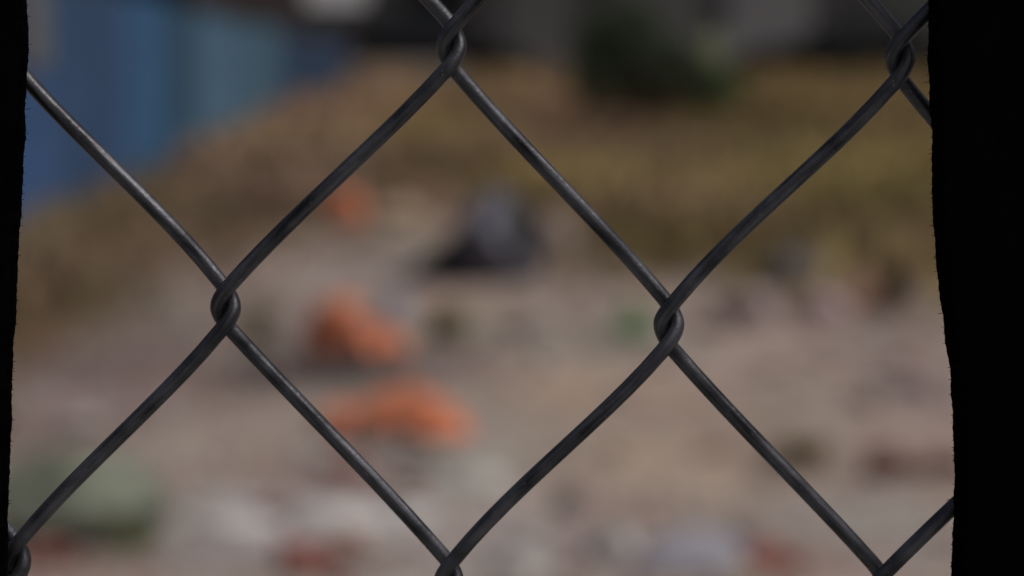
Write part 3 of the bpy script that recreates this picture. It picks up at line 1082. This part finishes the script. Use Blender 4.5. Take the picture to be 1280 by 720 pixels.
def terra(px, py, label, parts):
    p_ = hit(px, py)
    a_ = px_at(p_)
    e = empty('terracotta_fragment', p_)
    tag(e, label, 'terracotta', 'broken orange terracotta lying on the dirt')
    for (ox, oy, oz, w_, d_, h_, rot, sd, nm) in parts:
        if nm == 'shell':
            me_ = shell(w_ * a_, d_, h_ * a_, sd)
        else:
            me_ = lump('clay_chunk', w_ * a_, d_, h_ * a_, sd, M['terra'], 3, .2, 1.6, 5, .14, smooth=False)
        link('clay_shell' if nm == 'shell' else 'clay_chunk', me_, e, (ox * a_, oy, oz * a_), tuple(R(v) for v in rot))
    return e


terra(499, 554, 'largest broken orange terracotta piece, low and wide, with a dark hollow under it',
      [(12, .16, 4, 150, .26, 62, (4, 14, 12), 25, 'lump'), (-66, .2, 8, 92, .2, 34, (0, -10, -10), 5, 'lump'), (50, .08, 0, 84, .22, 34, (0, 8, 18), 8, 'lump')])
terra(434, 446, 'upright broken orange terracotta lump behind the low wide piece, with a tail to the right',
      [(-24, .14, 2, 76, .24, 74, (8, 6, 15), 11, 'lump'), (26, .16, 2, 84, .2, 38, (0, 14, -8), 13, 'lump'), (56, .14, 0, 44, .2, 20, (0, 10, 20), 17, 'lump')])
terra(432, 284, 'small broken orange terracotta lump farthest away at the edge of the dry grass',
      [(0, .15, 0, 56, .28, 48, (0, 0, 20), 19, 'lump')])

stone(866, 722, 175, 50, (.29, .29, .335), 'large flat grey-blue concrete slab lying tilted at the bottom right of centre', 31, 'concrete', 'concrete_slab', 7, .9, .5)
stone(925, 705, 60, 50, (.13, .135, .135), 'dark grey stone leaning on the right end of the grey-blue concrete slab', 32)
stone(592, 622, 84, 34, (.55, .55, .51), 'pale grey concrete lump just right of the wide orange piece', 33, 'concrete', 'concrete_lump')
stone(768, 706, 66, 52, (.43, .415, .40), 'pale round stone left of the grey-blue concrete slab', 34)
stone(650, 728, 80, 40, (.40, .385, .37), 'pale stone at the bottom edge right of the lowest middle knuckle', 35)
stone(710, 640, 40, 34, (.11, .11, .11), 'small dark grey stone on the beige dirt above the pale round stone', 36)
stone(300, 668, 110, 24, (.50, .49, .49), 'pale grey concrete lump between the boulder and the wire', 37, 'concrete', 'concrete_lump')
stone(420, 664, 130, 28, (.52, .51, .50), 'broad whitish concrete lump below the orange pieces', 38, 'concrete', 'concrete_lump')
stone(508, 655, 80, 24, (.51, .51, .51), 'whitish concrete lump crossed by the lower left wire', 39, 'concrete', 'concrete_lump')
stone(490, 408, 50, 46, (.29, .28, .32), 'bluish grey stone right behind the upper orange lump', 40)
stone(695, 316, 54, 54, (.33, .26, .225), 'pale pinkish stone right of the black rubbish bag', 41)
stone(540, 268, 60, 42, (.34, .235, .205), 'pink stone behind the black rubbish bag', 42)
stone(500, 280, 70, 30, (.35, .28, .2), 'beige stone between the far orange lump and the rubbish bag', 43)
stone(935, 404, 76, 44, (.38, .305, .305), 'broad pale pinkish stone on the dirt, left of the dark blue-grey lump', 44)
stone(1030, 402, 66, 42, (.44, .35, .355), 'round pale pink stone below the blue-grey lump at right', 45)
stone(1000, 358, 110, 48, (.10, .095, .115), 'dark blue-grey lump at the edge of the grass on the right', 46)
stone(1072, 384, 54, 40, (.36, .225, .17), 'orange-pink stone beside the dark dead tuft at far right', 47)
stone(655, 420, 60, 20, (.13, .11, .105), 'flat dark brown stone on the dirt in the middle', 48)
stone(1150, 500, 64, 34, (.34, .27, .27), 'dull purple-brown stone beside the right black cloth', 49)


def brick(px, py, wpx, col, label, rz, tilt=0.0):
    p_ = hit(px, py)
    a_ = px_at(p_)
    w_ = wpx * a_
    bm_ = bm_box(bmesh.new(), (0, 0, w_ * .2), (w_, w_ * .55, w_ * .42))
    bmesh.ops.subdivide_edges(bm_, edges=list(bm_.edges), cuts=3, use_grid_fill=True)
    for v in bm_.verts:
        v.co += Vector((noise.noise(v.co * 30 + Vector((px, 0, 0))), noise.noise(v.co * 30 + Vector((0, py, 0))), noise.noise(v.co * 30))) * w_ * .05
    cut = Vector((1, .4, .5)).normalized()
    for v in bm_.verts:
        e = v.co.dot(cut) - w_ * .45
        if e > 0: v.co -= cut * e
    return tag(link('brick', from_bm('brick', bm_, stone_mat(col, 'red_brick')), None, (p_.x, p_.y + .05, p_.z - .008), (R(tilt), R(tilt * .6), rz)), label, 'brick', 'broken red bricks on the dirt')


brick(385, 722, 80, (.26, .085, .075), 'red brick half at the bottom edge left of the lowest middle knuckle', .4, 8)
brick(440, 690, 46, (.27, .11, .095), 'small red brick bit just above the bottom red brick half', -.3, 10)
brick(965, 722, 74, (.28, .10, .085), 'red brick half at the bottom edge right of the grey-blue slab', .2, 6)
brick(1118, 598, 70, (.13, .055, .048), 'dark red-brown brick on the dirt at lower right', .15, 12)
brick(1190, 598, 60, (.15, .075, .068), 'dark red-brown brick touching the right black cloth', -.2, 6)
brick(430, 600, 60, (.25, .14, .125), 'dull reddish brick below the wide orange piece', .5, 8)
brick(60, 712, 70, (.22, .10, .085), 'reddish brick in front of the mossy boulder', .1, 5)

# pale kerb stones at the far end of the grass
p = hit(492, 96)
bm = bmesh.new()
bm_box(bm, (0, 0, .1), (2.6, .35, .34))
bmesh.ops.bevel(bm, geom=list(bm.edges), offset=.03, segments=2, affect='EDGES')
tag(link('kerb_block', from_bm('kerb_block', bm, material('pale_concrete', (.33, .32, .31), .9, .2, 4, .2, 20)), None, (p.x, p.y, p.z), (0, 0, .05)),
    'long pale concrete block at the far grass edge before the black hatchback', 'concrete block')
